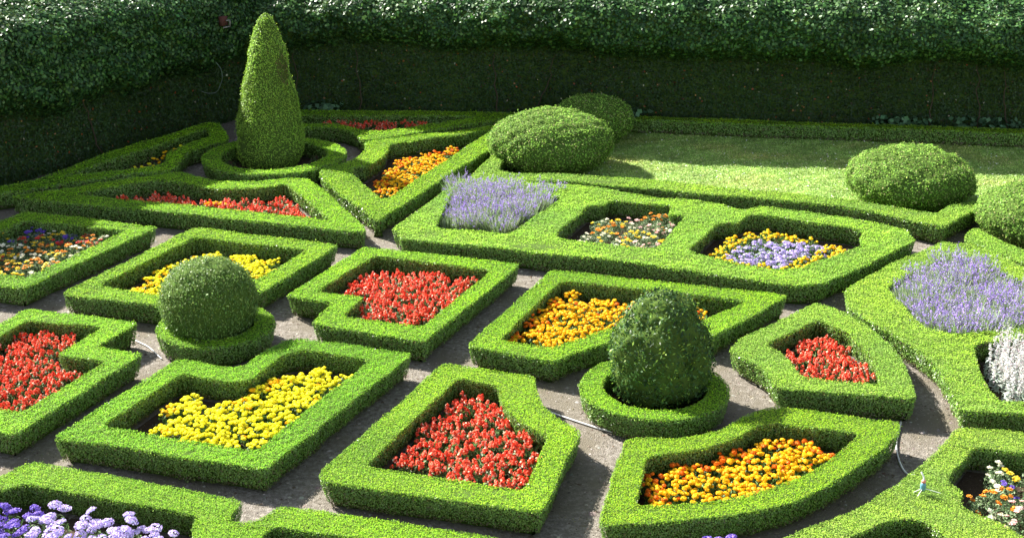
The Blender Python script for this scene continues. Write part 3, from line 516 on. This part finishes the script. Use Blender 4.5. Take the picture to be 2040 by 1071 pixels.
# ---------------------------------------------------------------- clipped bushes
def ell(rh, rz, zc, n=40, sq=1.0):
    a = np.linspace(-math.pi / 2, math.pi / 2, n); z = zc + rz * np.sin(a); r = rh * np.cos(a) ** sq
    k = z > .03; return [(z[k][0] , r[k][0] * .9)] + list(zip(z[k], r[k]))
YB = [(.12, .22, .045), (.17, .28, .06), (.07, .14, .03), (.24, .33, .10)]
TP = TOP
solid('clipped_bush', 'large round dark green ball bush with spiky surface, inside a circular hedge at the left', 'topiary', TP['ball'][:2], ell(TP['ball'][3], TP['ball'][4], TP['ball'][2], sq=.9), seed=1, leaf=.036, dens=2.4, asp=.4,
      cols=YB, w=(.35, .25, .25, .15), lump=.02, lf=3, tuft=.02, tf=20, group='clipped bushes inside ring hedges', up=1.2)
solid('clipped_bush', 'tall egg-shaped dark green yew inside a circular hedge, right of centre', 'topiary', TP['egg'][:2], TP['eggp'], seed=2, leaf=.050, dens=2.6, asp=.38,
      cols=[(.045, .11, .025), (.07, .155, .03), (.02, .05, .014), (.24, .38, .05)], w=(.38, .25, .25, .12), lump=.04, lf=4, tuft=.05, tf=9, group='clipped bushes inside ring hedges', gap=.75)
solid('clipped_bush', 'very tall green cone bush with a brown patch near the top, at the back left', 'topiary', TP['cone'][:2], TP['conep'], seed=3, leaf=.030, dens=2.3,
      cols=[(.27, .45, .05), (.34, .53, .07), (.19, .33, .04)], w=(.4, .3, .3), lump=.03, lf=2.5, tuft=.022, tf=16, skew=(.016, 0), brown=((.34, -.22, 2.05), .17), group='clipped bushes inside ring hedges', up=1.0)
DOM = dict(leaf=.039, dens=2.0, cols=[(.20, .36, .055), (.28, .46, .08), (.09, .19, .035), (.34, .34, .15)], w=(.38, .27, .25, .10), lump=.04, lf=2.6, tuft=.038, tf=12, M=M_BOX, gap=.85, stray=.012, trunk=True, group='wide domed bushes on the lawn')
for k, lab in (('b1', 'largest wide domed bush, left end of the lawn beside the orange triangle bed'), ('b2', 'smaller domed bush half hidden behind the largest dome, nearest the back wall'),
               ('b3', 'wide domed bush in the right-hand corner of the lawn hedge'), ('b4', 'domed bush cut by the right edge of the picture')):
    x, y, zc, rh, rz = TP[k]; solid('domed_bush', lab, 'topiary', (x, y), ell(rh, rz, zc, sq=.85), seed={'b1': 11, 'b2': 12, 'b3': 13, 'b4': 14}[k], **DOM)

# ---------------------------------------------------------------- flowering plants
def ico(rng, r, flat, ruff):
    import bmesh
    bm = bmesh.new(); bmesh.ops.create_icosphere(bm, subdivisions=2, radius=1.0)
    V = np.array([v.co[:] for v in bm.verts]); T = np.array([[v.index for v in f.verts] for f in bm.faces]); bm.free()
    V = V * (1 + rng.uniform(-ruff, ruff, (len(V), 1))); V[:, 2] = V[:, 2] * flat; return V * r, T
def pom(name, rng, cols, r=.034, flat=.68):
    """a ruffled pompom flower head"""
    mb = MB(); V, T = ico(rng, r * .8, flat, .12); c = np.array(cols[0]); mb.tris(V, T, tint(rng, len(V), [c * .8], var=.08))
    n = 60; d = unit(rng.normal(0, 1, (n, 3))); d[:, 2] = np.abs(d[:, 2]) * .9 - .15; d = unit(d)
    leaves(mb, d * [r * .85, r * .85, r * .85 * flat], d, r * .62, rng, tint(rng, n, cols, var=.08), aspect=.95, spread=.5)
    return mb.build(name, M_PETAL, link=False)
def plume(name, rng, cols, r=.036, hgt=.06, n=42):
    mb = MB(); z = rng.random(n); th = rng.uniform(0, 6.28, n); rr = r * (1 - .65 * z) * rng.uniform(.4, 1, n)
    P = np.c_[np.cos(th) * rr, np.sin(th) * rr, z * hgt - .02]; N = np.c_[np.cos(th), np.sin(th), .7 * np.ones(n)]
    leaves(mb, P, N, .030, rng, tint(rng, n, cols[0], cols[1], var=.12), aspect=.7, spread=.6)
    return mb.build(name, M_PETAL, link=False)
def tuft(name, rng, r, hgt, n, size, cols, w=None, aspect=.45, base=.02, up=.6, M=None):
    mb = MB(); rr = r * np.sqrt(rng.random(n)); th = rng.uniform(0, 6.28, n); z = base + (hgt - base) * rng.random(n) ** .6 * (1 - .35 * (rr / r) ** 2)
    P = np.c_[np.cos(th) * rr, np.sin(th) * rr, z]; N = np.c_[np.cos(th) * rr / r, np.sin(th) * rr / r, np.full(n, .7)]
    leaves(mb, P, N, size, rng, tint(rng, n, cols, w), aspect=aspect, spread=.9, up=up)
    return mb.build(name, M or M_LEAF, link=False)
def place(kind, label, group, cat, xy, protos_fol, heads, nheads, rad, zc, rng, alt=None, pa=0., hname='flower', scale=(.85, 1.15), zj=.02, dome=.03):
    """one plant: an Empty with its foliage and each flower head as a part"""
    root = empty(kind, (xy[0], xy[1], .008), rng.uniform(0, 6.28)); tag(root, label, cat, group)
    sc = rng.uniform(*scale)
    f = protos_fol[rng.integers(len(protos_fol))].copy(); COL.objects.link(f); f.parent = root; f.name = 'foliage'; f.scale = (sc, sc, rng.uniform(.9, 1.1))
    k = 0; a0 = rng.uniform(0, 6.28)
    for j in range(nheads):
        if nheads > 1:
            if j == 0: r_ = rad * .15
            elif j % 2: r_ = rad * rng.uniform(.8, 1.15)
            else: r_ = rad * rng.uniform(.45, .8)
            a_ = a0 + j / (nheads - 1) * 6.283 + rng.normal(0, .25)
        else: r_, a_ = 0, 0
        hd = alt if (alt and rng.random() < pa) else heads
        o = hd[rng.integers(len(hd))].copy(); COL.objects.link(o); o.parent = root; o.name = hname
        o.location = (math.cos(a_) * r_, math.sin(a_) * r_, zc + rng.normal(0, zj) - dome * (r_ / max(rad, .01)) ** 2)
        o.rotation_euler = (rng.normal(0, .22), rng.normal(0, .22), rng.uniform(0, 6.28)); q = rng.uniform(.78, 1.18); o.scale = (q, q, q)
    return root
rng = np.random.default_rng(11)
G = [(.10, .20, .04), (.15, .27, .06), (.07, .14, .03)]
fol_m = [tuft('foliage', rng, .14, .20, 190, .045, G) for _ in range(4)]
fol_s = [tuft('foliage', rng, .12, .20, 120, .05, [(.07, .15, .03), (.13, .21, .06), (.05, .10, .02)], aspect=.6) for _ in range(4)]
YEL = [(.95, .88, .04), (.90, .80, .02)]; ORA = [(.93, .60, .01), (.90, .50, .008)]; DEEP = [(.85, .24, .008), (.72, .15, .006)]
h_y = [pom('flower', rng, YEL) for _ in range(4)]; h_o = [pom('flower', rng, ORA) for _ in range(4)]; h_d = [pom('flower', rng, DEEP, .034) for _ in range(3)]
RED = ([(.88, .085, .03), (.70, .04, .02), (.92, .21, .11), (.85, .66, .48)], [.46, .17, .25, .12])
h_r = [plume('flower_spike', rng, RED) for _ in range(5)]
def bed(kind, label, group, poly, step, fol, heads, nh, rad, zc, edge=None, hname='flower', seed=0, back=None, pw=.3, cat='flower', **kw):
    r = np.random.default_rng(seed + 1300)
    for p in spots(poly, step, r):
        pa = 0.
        if back is not None:
            # deeper heads towards the far and left margins of the bed
            q = np.array(poly); d = min(seg_d(p, q[i], q[(i + 1) % len(q)]) for i in back); pa = .03 + .55 * max(0, 1 - d / pw)
        place(kind, label, group, cat, p, fol, heads, nh, rad, zc, r, alt=edge, pa=pa, hname=hname, **kw)
def seg_d(p, a, b):
    ab = b - a; t = np.clip(np.dot(p - a, ab) / np.dot(ab, ab), 0, 1); return np.linalg.norm(p - a - ab * t)
bed('marigold_plant', 'lemon yellow marigold in the L-shaped bed in front of the round ball bush', 'yellow marigolds of the front L-shaped bed', FL['F6'], .245, fol_m, h_y, 13, .115, .215, edge=h_o, back=[0, 3, 4], seed=1, pw=.14)
bed('marigold_plant', 'golden marigold in the curved fan-shaped bed at the bottom', 'golden marigolds of the curved fan bed', FL['F8'], .245, fol_m, h_o, 13, .115, .215, edge=h_d, back=[0, 1, 2, 3, 4, 5], seed=2)
bed('marigold_plant', 'golden marigold in the bed behind the tall egg bush', 'golden marigolds of the bed behind the egg bush', FL['F4'], .26, fol_m, h_o, 13, .12, .215, edge=h_d, back=[0, 1], seed=3)
bed('marigold_plant', 'lemon yellow marigold in the bed behind the round ball bush', 'yellow marigolds of the bed behind the ball bush', FL['F2'], .275, fol_m, h_y, 13, .125, .215, edge=h_o, back=[0], seed=4)
bed('marigold_plant', 'golden marigold in the three-cornered bed right of the tall cone', 'golden marigolds of the triangular bed', FL['F12'], .28, fol_m, h_o, 13, .13, .215, edge=h_d, back=[0, 1, 2, 3], seed=5)
for k, lab, grp, st, sd_ in (('F7', 'scarlet salvia in the five-sided bed at the front centre', 'scarlet salvias of the five-sided front bed', .22, 6), ('F9', 'scarlet salvia in the small pointed bed at the right', 'scarlet salvias of the small pointed bed', .21, 7),
                        ('F3', 'scarlet salvia in the notched bed at the centre of the garden', 'scarlet salvias of the central notched bed', .23, 8), ('F5', 'scarlet salvia in the notched bed cut by the left edge', 'scarlet salvias of the left bed', .235, 9),
                        ('F11', 'scarlet salvia in the long triangular bed in front of the cone', 'scarlet salvias of the long triangle bed', .25, 10), ('F14', 'dark red salvia in the shaded bed by the back wall', 'dark red salvias by the back wall', .29, 12)):
    bed('salvia_plant', lab, grp, FL[k], st, fol_s, h_r, 7, .10, .205, hname='flower_spike', seed=sd_, zj=.025)
r_ = np.random.default_rng(321)
for p in FL['ORX']: place('marigold_plant', 'orange marigold breaking the red row in front of the tall cone', 'orange marigolds in the long red triangle bed', 'flower', p, fol_m, h_o, 6, .09, .21, r_)
def blades(mb, B, Tp, w, cols, rng, m=0):
    """thin strips from B to Tp"""
    n = len(B); d = unit(Tp - B); s = unit(np.cross(d, rng.normal(0, 1, (n, 3)))) * np.broadcast_to(w, (n,)).reshape(-1, 1) * .5
    V = np.stack([B - s, B + s, Tp + s * .4, Tp - s * .4], 1).reshape(-1, 3); mb.quads(V, np.arange(n * 4).reshape(n, 4), np.repeat(cols, 4, axis=0), m)
def lavender(rng, rad=.24, hgt=.46, n=100):
    f = MB(); m = 330; r = rad * .6 * np.sqrt(rng.random(m)); th = rng.uniform(0, 6.28, m)
    B = np.c_[np.cos(th) * r, np.sin(th) * r, np.full(m, .03)]; L = hgt * rng.uniform(.5, .86, m)
    Tp = B + np.c_[np.cos(th) * r * 1.1, np.sin(th) * r * 1.1, L] + rng.normal(0, .02, (m, 3))
    blades(f, B, Tp, .010, tint(rng, m, [(.30, .42, .18), (.22, .34, .12), (.40, .46, .30)]), rng)
    fo = f.build('foliage', M_LEAF, link=False)
    s = MB(); r = rad * .55 * np.sqrt(rng.random(n)); th = rng.uniform(0, 6.28, n); B = np.c_[np.cos(th) * r, np.sin(th) * r, np.full(n, .2)]
    Tp = B + np.c_[np.cos(th) * r * 1.25, np.sin(th) * r * 1.25, hgt * rng.uniform(.6, 1.02, n) - .2] + rng.normal(0, .045, (n, 3)); d = unit(Tp - B)
    blades(s, B, Tp, .005, tint(rng, n, [(.22, .28, .14)]), rng)
    q = 9; k = np.repeat(np.arange(n), q); u = rng.random(n * q)[:, None]
    P = Tp[k] - d[k] * u * .085 + rng.normal(0, .006, (n * q, 3))
    leaves(s, P, rng.normal(0, 1, (n * q, 3)), .017, rng, tint(rng, n * q, [(.38, .25, .70), (.29, .17, .58), (.54, .42, .80)], [.45, .3, .25]), aspect=.8, spread=.6)
    return fo, s.build('flower_spikes', M_PETAL, link=False)
def simple(kind, label, cat, group, loc, kids, rng, sc=1.0):
    root = empty(kind, (loc[0], loc[1], loc[2] if len(loc) > 2 else .008), rng.uniform(0, 6.28)); root.scale = (sc, sc, sc); tag(root, label, cat, group)
    for p, nm in kids:
        o = p.copy(); COL.objects.link(o); o.parent = root; o.name = nm
    return root
r = np.random.default_rng(77)
LV = [lavender(r) for _ in range(4)]
for k, lab, grp, st in (('LAV1', 'lavender clump in the left compartment of the long three-bed hedge', 'lavender of the middle bed', .27), ('LAV2', 'lavender clump in the bed by the right edge', 'lavender of the right bed', .27)):
    for p in spots(FL[k], st, r):
        a, b = LV[r.integers(4)]; simple('lavender_plant', lab, 'lavender', grp, p, [(a, 'foliage')] + ([(b, 'flower_spikes')] if r.random() < .86 else []), r, r.uniform(.78, 1.18))
# --- mixed bedding
def daisy(name, rng, cols, r=.036):
    mb = MB(); n = 16; th = np.linspace(0, 6.283, n, endpoint=False); P = np.c_[np.cos(th) * r * .6, np.sin(th) * r * .6, rng.uniform(0, .008, n)]
    d = np.c_[np.cos(th), np.sin(th), np.full(n, .25)]; blades(mb, P * .2, P + d * r * .45, .018, tint(rng, n, cols, var=.1), rng)
    q = 14; leaves(mb, rng.normal(0, .008, (q, 3)) + [0, 0, .008], np.tile([0, 0, 1.], (q, 1)), .022, rng, tint(rng, q, cols, var=.12), aspect=.9, spread=.7)
    n = 26; a = rng.uniform(0, 6.28, n); rr = r * np.sqrt(rng.random(n)); leaves(mb, np.c_[np.cos(a) * rr, np.sin(a) * rr, rng.uniform(0, .012, n)], np.tile([0, 0, 1.], (n, 1)), .024, rng, tint(rng, n, cols, var=.1), aspect=.8, spread=.4)
    return mb.build(name, M_PETAL, link=False)
DZ = dict(orange=[daisy('flower', r, [(.80, .34, .04)]) for _ in range(2)], yellow=[daisy('flower', r, [(.88, .68, .05)]) for _ in range(2)], white=[daisy('flower', r, [(.80, .78, .60)]) for _ in range(2)],
          red=[daisy('flower', r, [(.60, .05, .03)]) for _ in range(2)], violet=[daisy('flower', r, [(.13, .07, .40)]) for _ in range(2)], pink=[daisy('flower', r, [(.75, .50, .45)]) for _ in range(2)])
fol_z = [tuft('foliage', r, .14, .26, 200, .045, [(.13, .21, .08), (.22, .31, .15), (.08, .14, .05)], aspect=.35) for _ in range(4)]
def mixed(poly, step, where, grp, colours, w, nh=4, zc=.24, seed=0, rule=None):
    rr = np.random.default_rng(seed + 50)
    for p in spots(poly, step, rr):
        c = rule(p, rr) if rule else colours[rr.choice(len(colours), p=w)]
        place('mixed_flower_plant', f'small plant with {c} flowers {where}', f'{c} flowers {grp}', 'flower', p, fol_z, DZ[c], nh, .10, zc, rr, zj=.03, scale=(.8, 1.1))
mixed(FL['Z1'], .25, 'in the mixed bed cut by the left edge', 'of the left mixed bed', ['orange', 'yellow', 'white', 'red'], [.36, .28, .24, .12], seed=1, nh=4,
      rule=lambda p, q: ('violet' if q.random() < .6 else 'red') if (p[1] > ZB1 and q.random() < .6) else ['orange', 'yellow', 'white', 'red'][q.choice(4, p=[.34, .36, .26, .04])])
mixed(FL['Z2'], .27, 'in the middle compartment of the long hedge', 'of the middle mixed bed', ['orange', 'yellow', 'white', 'pink'], [.16, .40, .28, .16], seed=2, nh=3)
mixed(FL['Z4'], .25, 'in the mixed bed at the bottom right corner', 'of the corner mixed bed', ['yellow', 'white', 'orange', 'pink', 'violet'], [.36, .26, .16, .1, .12], seed=4, nh=3, zc=.27)
rz = np.random.default_rng(9)
for p in FL['Z5']:
    c = 'orange' if rz.random() < .5 else 'yellow'
    place('mixed_flower_plant', f'small plant with {c} flowers in the dark triangular bed below the side wall', f'{c} flowers of the shaded corner bed', 'flower', p, fol_s, h_o if c == 'orange' else h_y, 3, .09, .27, rz, scale=(.7, .9))
# --- lilac ageratum framed by yellow marigolds
def fluff(name, rng, cols, rad=.1, n=150):
    mb = MB(); d = unit(rng.normal(0, 1, (n, 3))); d[:, 2] = np.abs(d[:, 2]); rr = rad * rng.uniform(.75, 1.05, (n, 1)); P = d * rr * [1, 1, .55]
    leaves(mb, P, d, .022, rng, tint(rng, n, cols, var=.12), aspect=.8, spread=.7); return mb.build(name, M_PETAL, link=False)
AG = [fluff('flower_cluster', r, [(.50, .42, .76), (.68, .60, .86), (.38, .30, .62)], .048, 60) for _ in range(4)]
h_ys = [pom('flower', r, YEL + ORA, .030) for _ in range(3)]
for p in spots(FL['AG'], .20, r): place('ageratum_plant', 'fluffy lilac ageratum inside the yellow edging at the right end of the long hedge', 'lilac ageratums of the long hedge', 'flower', p, fol_m, AG, 5, .085, .17, r, hname='flower_cluster', scale=(.8, 1.0))
for p in spots(FL['AGY'], .20, r):
    if not inside(np.array([p]), FL['AG'])[0]: place('marigold_plant', 'small yellow marigold edging the lilac ageratums', 'yellow marigolds round the ageratums', 'flower', p, fol_m, h_ys + h_o[:1], 5, .085, .21, r, scale=(.8, 1.0))
# --- tall lilac phlox at the bottom left
PH = [[fluff('flower_cluster', r, c, .060, 130) for _ in range(3)] for c in ([(.66, .58, .86), (.80, .74, .92), (.50, .40, .78)], [(.22, .14, .56), (.16, .09, .45), (.30, .20, .62)])]
fol_p = [tuft('foliage', r, .15, .44, 170, .06, [(.08, .15, .04), (.14, .22, .08), (.05, .09, .03)], aspect=.35) for _ in range(3)]
for p in spots(FL['PH'], .245, r):
    dk = p[0] < PHX + r.normal(0, .08)
    place('phlox_plant', 'tall phlox with ' + ('deep violet' if dk else 'pale lilac') + ' flower heads in the bottom left bed', ('violet' if dk else 'pale') + ' phloxes of the bottom left bed', 'flower', p, fol_p, PH[1 if dk else 0], 4, .10, .52 if not dk else .47, r, hname='flower_cluster', zj=.04)
for p in FL['PH2']: place('phlox_plant', 'violet phlox tips showing at the bottom edge below the fan-shaped bed', 'violet phloxes at the bottom edge', 'flower', p, fol_s, PH[1], 5, .11, .30, r, hname='flower_cluster', zj=.02, scale=(.6, .7))
# --- silver lamb's ear
def silver(rng):
    f = MB(); n = 120; th = rng.uniform(0, 6.28, n); rr = .16 * np.sqrt(rng.random(n)); P = np.c_[np.cos(th) * rr, np.sin(th) * rr, .04 + .17 * rng.random(n)]
    leaves(f, P, np.c_[np.cos(th), np.sin(th), np.full(n, 1.1)], .07, rng, tint(rng, n, [(.36, .42, .35), (.24, .31, .23), (.52, .57, .50)]), aspect=.42, spread=.6)
    s = MB()
    for k in range(9):
        a = rng.uniform(0, 6.28); q = .1 * math.sqrt(rng.random()); b = np.array([math.cos(a) * q, math.sin(a) * q, .12]); L = rng.uniform(.24, .50)
        tp = b + np.array([math.cos(a) * .03, math.sin(a) * .03, L]); m = 46; u = rng.random(m)[:, None]; P = b + (tp - b) * u + rng.normal(0, .009, (m, 3))
        leaves(s, P, rng.normal(0, 1, (m, 3)), .026, rng, tint(rng, m, [(.56, .56, .53), (.70, .69, .66), (.52, .42, .44)], [.5, .35, .15], var=.1), aspect=.8)
    return f.build('foliage', M_LEAF, link=False), s.build('flower_spikes', M_PETAL, link=False)
SV = [silver(r) for _ in range(3)]
for p in spots(FL['SV'], .22, r):
    a, b = SV[r.integers(3)]; simple('silver_leaved_plant', 'woolly silver-white plant with upright spikes beside the right edge', 'plant', 'silver plants of the right bed', p, [(a, 'foliage'), (b, 'flower_spikes')], r, r.uniform(.85, 1.1))
# --- broad-leaved plants along the foot of the walls
def broad(rng):
    f = MB(); n = 110; th = rng.uniform(0, 6.28, n); rr = .05 + .13 * rng.random(n); P = np.c_[np.cos(th) * rr, np.sin(th) * rr, .02 + .20 * rng.random(n)]
    leaves(f, P, np.c_[np.cos(th) * .7, np.sin(th) * .7, np.ones(n)], .058, rng, tint(rng, n, [(.09, .19, .09), (.13, .25, .12), (.06, .13, .06)]), aspect=.9, spread=.5)
    return f.build('foliage', M_LEAF, link=False)
BD = [broad(r) for _ in range(3)]
WL = ['leftmost of the broad-leaved plants by the back wall, right of the cone', 'second broad-leaved plant right of the tall cone by the back wall', 'broad-leaved plant behind the smaller dome bush at the back wall',
      'single bluish broad-leaved plant above the hedge left of the third dome', 'broad-leaved plant behind the back hedge over the third dome', 'pale broad-leaved plant between two others by the back wall at right',
      'broad-leaved plant low by the back wall with red flecks above it', 'broad-leaved plant in the right-hand cluster by the back wall', 'tall broad-leaved plant near the right edge by the back wall', 'broad-leaved plant touching the right edge by the back wall']
for p, lab in zip(FL['BR'], WL): simple('broad_leaved_plant', lab, 'plant', 'broad-leaved plants along the back wall', p, [(BD[r.integers(3)], 'foliage')], r, r.uniform(1.7, 2.3))
# --- low plants inside the ring hedges
low = [tuft('foliage', r, .12, .2, 90, .05, [(.05, .10, .02), (.08, .15, .04), (.10, .06, .03)]) for _ in range(3)]
for (cx_, cy_, ro, ri), nm in zip(RINGS, ('round ball bush', 'tall egg bush', 'tall cone')):
    for k in range(9):
        a = k / 9 * 6.283 + r.normal(0, .1); q = ri - .12
        simple('ground_plant', f'low leafy plant between the ring hedge and the {nm}', 'plant', f'low plants round the {nm}', (cx_ + math.cos(a) * q, cy_ + math.sin(a) * q), [(low[r.integers(3)], 'foliage')], r)
# --- hoses
M_HOSE = mat('hose_plastic', .45, .5, 0, (.62, .62, .60), attr=False)
def tube(name, pts, rad, m, parent=None, sides=8):
    P = [np.array(p, float) for p in pts]
    fine = []
    for i in range(len(P) - 1):
        p0 = P[max(i - 1, 0)]; p1 = P[i]; p2 = P[i + 1]; p3 = P[min(i + 2, len(P) - 1)]
        for t in np.linspace(0, 1, 8, endpoint=False): fine.append(.5 * ((2 * p1) + (-p0 + p2) * t + (2 * p0 - 5 * p1 + 4 * p2 - p3) * t * t + (-p0 + 3 * p1 - 3 * p2 + p3) * t ** 3))
    fine.append(P[-1]); F_ = np.array(fine); n = len(F_); d = unit(np.gradient(F_, axis=0)); u = unit(np.cross(d, np.tile([.13, .2, 1.0], (n, 1)))); v = np.cross(d, u)
    a = np.linspace(0, 6.28318, sides, endpoint=False); rr = np.broadcast_to(rad, (n,))
    V = (F_[:, None] + (np.cos(a)[None, :, None] * u[:, None] + np.sin(a)[None, :, None] * v[:, None]) * rr[:, None, None]).reshape(-1, 3)
    i = np.arange(sides); j = (i + 1) % sides; mb = MB()
    mb.quads(V, np.concatenate([np.stack([k * sides + i, k * sides + j, (k + 1) * sides + j, (k + 1) * sides + i], 1) for k in range(n - 1)]), np.full((len(V), 3), .6))
    for e in (0, n - 1): mb.tris(np.concatenate([V[e * sides:(e + 1) * sides], F_[e:e + 1]]), np.stack([i, j, np.full(sides, sides)], 1), np.full((sides + 1, 3), .6))
    return mb.build(name, m, parent)
tag(tube('garden_hose', HOSE1, .012, M_HOSE), 'pale hose across the path between the five-sided bed and the egg bush', 'hose')
tag(tube('garden_hose', HOSE2, .008, M_HOSE), 'pale hose crossing the path left of the round ball bush', 'hose')
tag(tube('garden_hose', HOSE3, .012, M_HOSE), 'pale hose running along the path up to the sprinkler at lower right', 'hose')
tag(tube('garden_hose', HOSE4, .006, mat('dark_hose', .5, .4, 0, (.10, .13, .12), attr=False)), 'thin dark hose loop hanging on the creeper left of the cone', 'hose')
# --- tripod sprinkler
sx, sy = SPR; root = empty('tripod_sprinkler', (sx, sy, .375)); root.scale = (.8, .8, .85); tag(root, 'small tripod lawn sprinkler with a blue body standing on the corner hedge', 'sprinkler')
M_WH = mat('pale_plastic', .4, .5, 0, (.72, .74, .68), attr=False); M_BL = mat('blue_plastic', .35, .5, 0, (.10, .26, .34), attr=False); M_RD = mat('red_plastic', .4, .5, 0, (.70, .22, .16), attr=False)
for a, L in ((-12, .24), (190, .13), (232, .17)):
    tube('leg', [(0, 0, .06), (math.cos(R(a)) * L * .5, math.sin(R(a)) * L * .5, .035), (math.cos(R(a)) * L, math.sin(R(a)) * L, .01)], .005, M_WH, root)
def lathe(name, prof, m, parent, n=16):
    a = np.linspace(0, 6.28318, n, endpoint=False); V = np.concatenate([np.c_[np.cos(a) * q, np.sin(a) * q, np.full(n, z)] for z, q in prof]); i = np.arange(n); j = (i + 1) % n; mb = MB()
    mb.quads(V, np.concatenate([np.stack([k * n + i, k * n + j, (k + 1) * n + j, (k + 1) * n + i], 1) for k in range(len(prof) - 1)]), np.full((len(V), 3), .5)); return mb.build(name, m, parent)
lathe('body', [(.03, .001), (.03, .03), (.05, .038), (.10, .04), (.13, .034), (.14, .02), (.145, .001)], M_BL, root)
lathe('collar', [(.14, .001), (.141, .028), (.16, .033), (.175, .026), (.18, .001)], M_RD, root)
tube('nozzle', [(0, 0, .17), (0, .01, .21), (-.02, .03, .25), (-.03, .05, .27)], .012, M_WH, root)
lathe('hub', [(.015, .001), (.015, .02), (.04, .022), (.045, .001)], mat('dark_plastic', .5, .4, 0, (.08, .10, .08), attr=False), root)
# --- patch of masonry and pale bracket high on the wall
bx, by, bz = BRK; root = empty('wall_bracket', (bx, by, bz), BRKA); tag(root, 'small pale bracket on bare brick high on the wall, left of the cone', 'bracket')
def box(name, c, s, m, parent):
    V = np.array([(x, y, z) for x in (-.5, .5) for y in (-.5, .5) for z in (-.5, .5)]) * s + c; mb = MB()
    mb.quads(V, [(0, 1, 3, 2), (4, 6, 7, 5), (0, 4, 5, 1), (2, 3, 7, 6), (0, 2, 6, 4), (1, 5, 7, 3)], np.full((8, 3), .5)); return mb.build(name, m, parent)
box('brick_patch', (0, 0, 0), (.17, .10, .20), mat('bare_brick', .9, .1, 0, (.085, .035, .028), attr=False), root)
mbk = mat('pale_metal', .5, .5, 0, (.16, .15, .135), attr=False)
box('bar', (.015, -.08, -.13), (.21, .03, .025), mbk, root); box('bar', (.12, -.08, -.06), (.025, .031, .115), mbk, root); box('bar', (.06, -.08, .01), (.10, .03, .025), mbk, root)
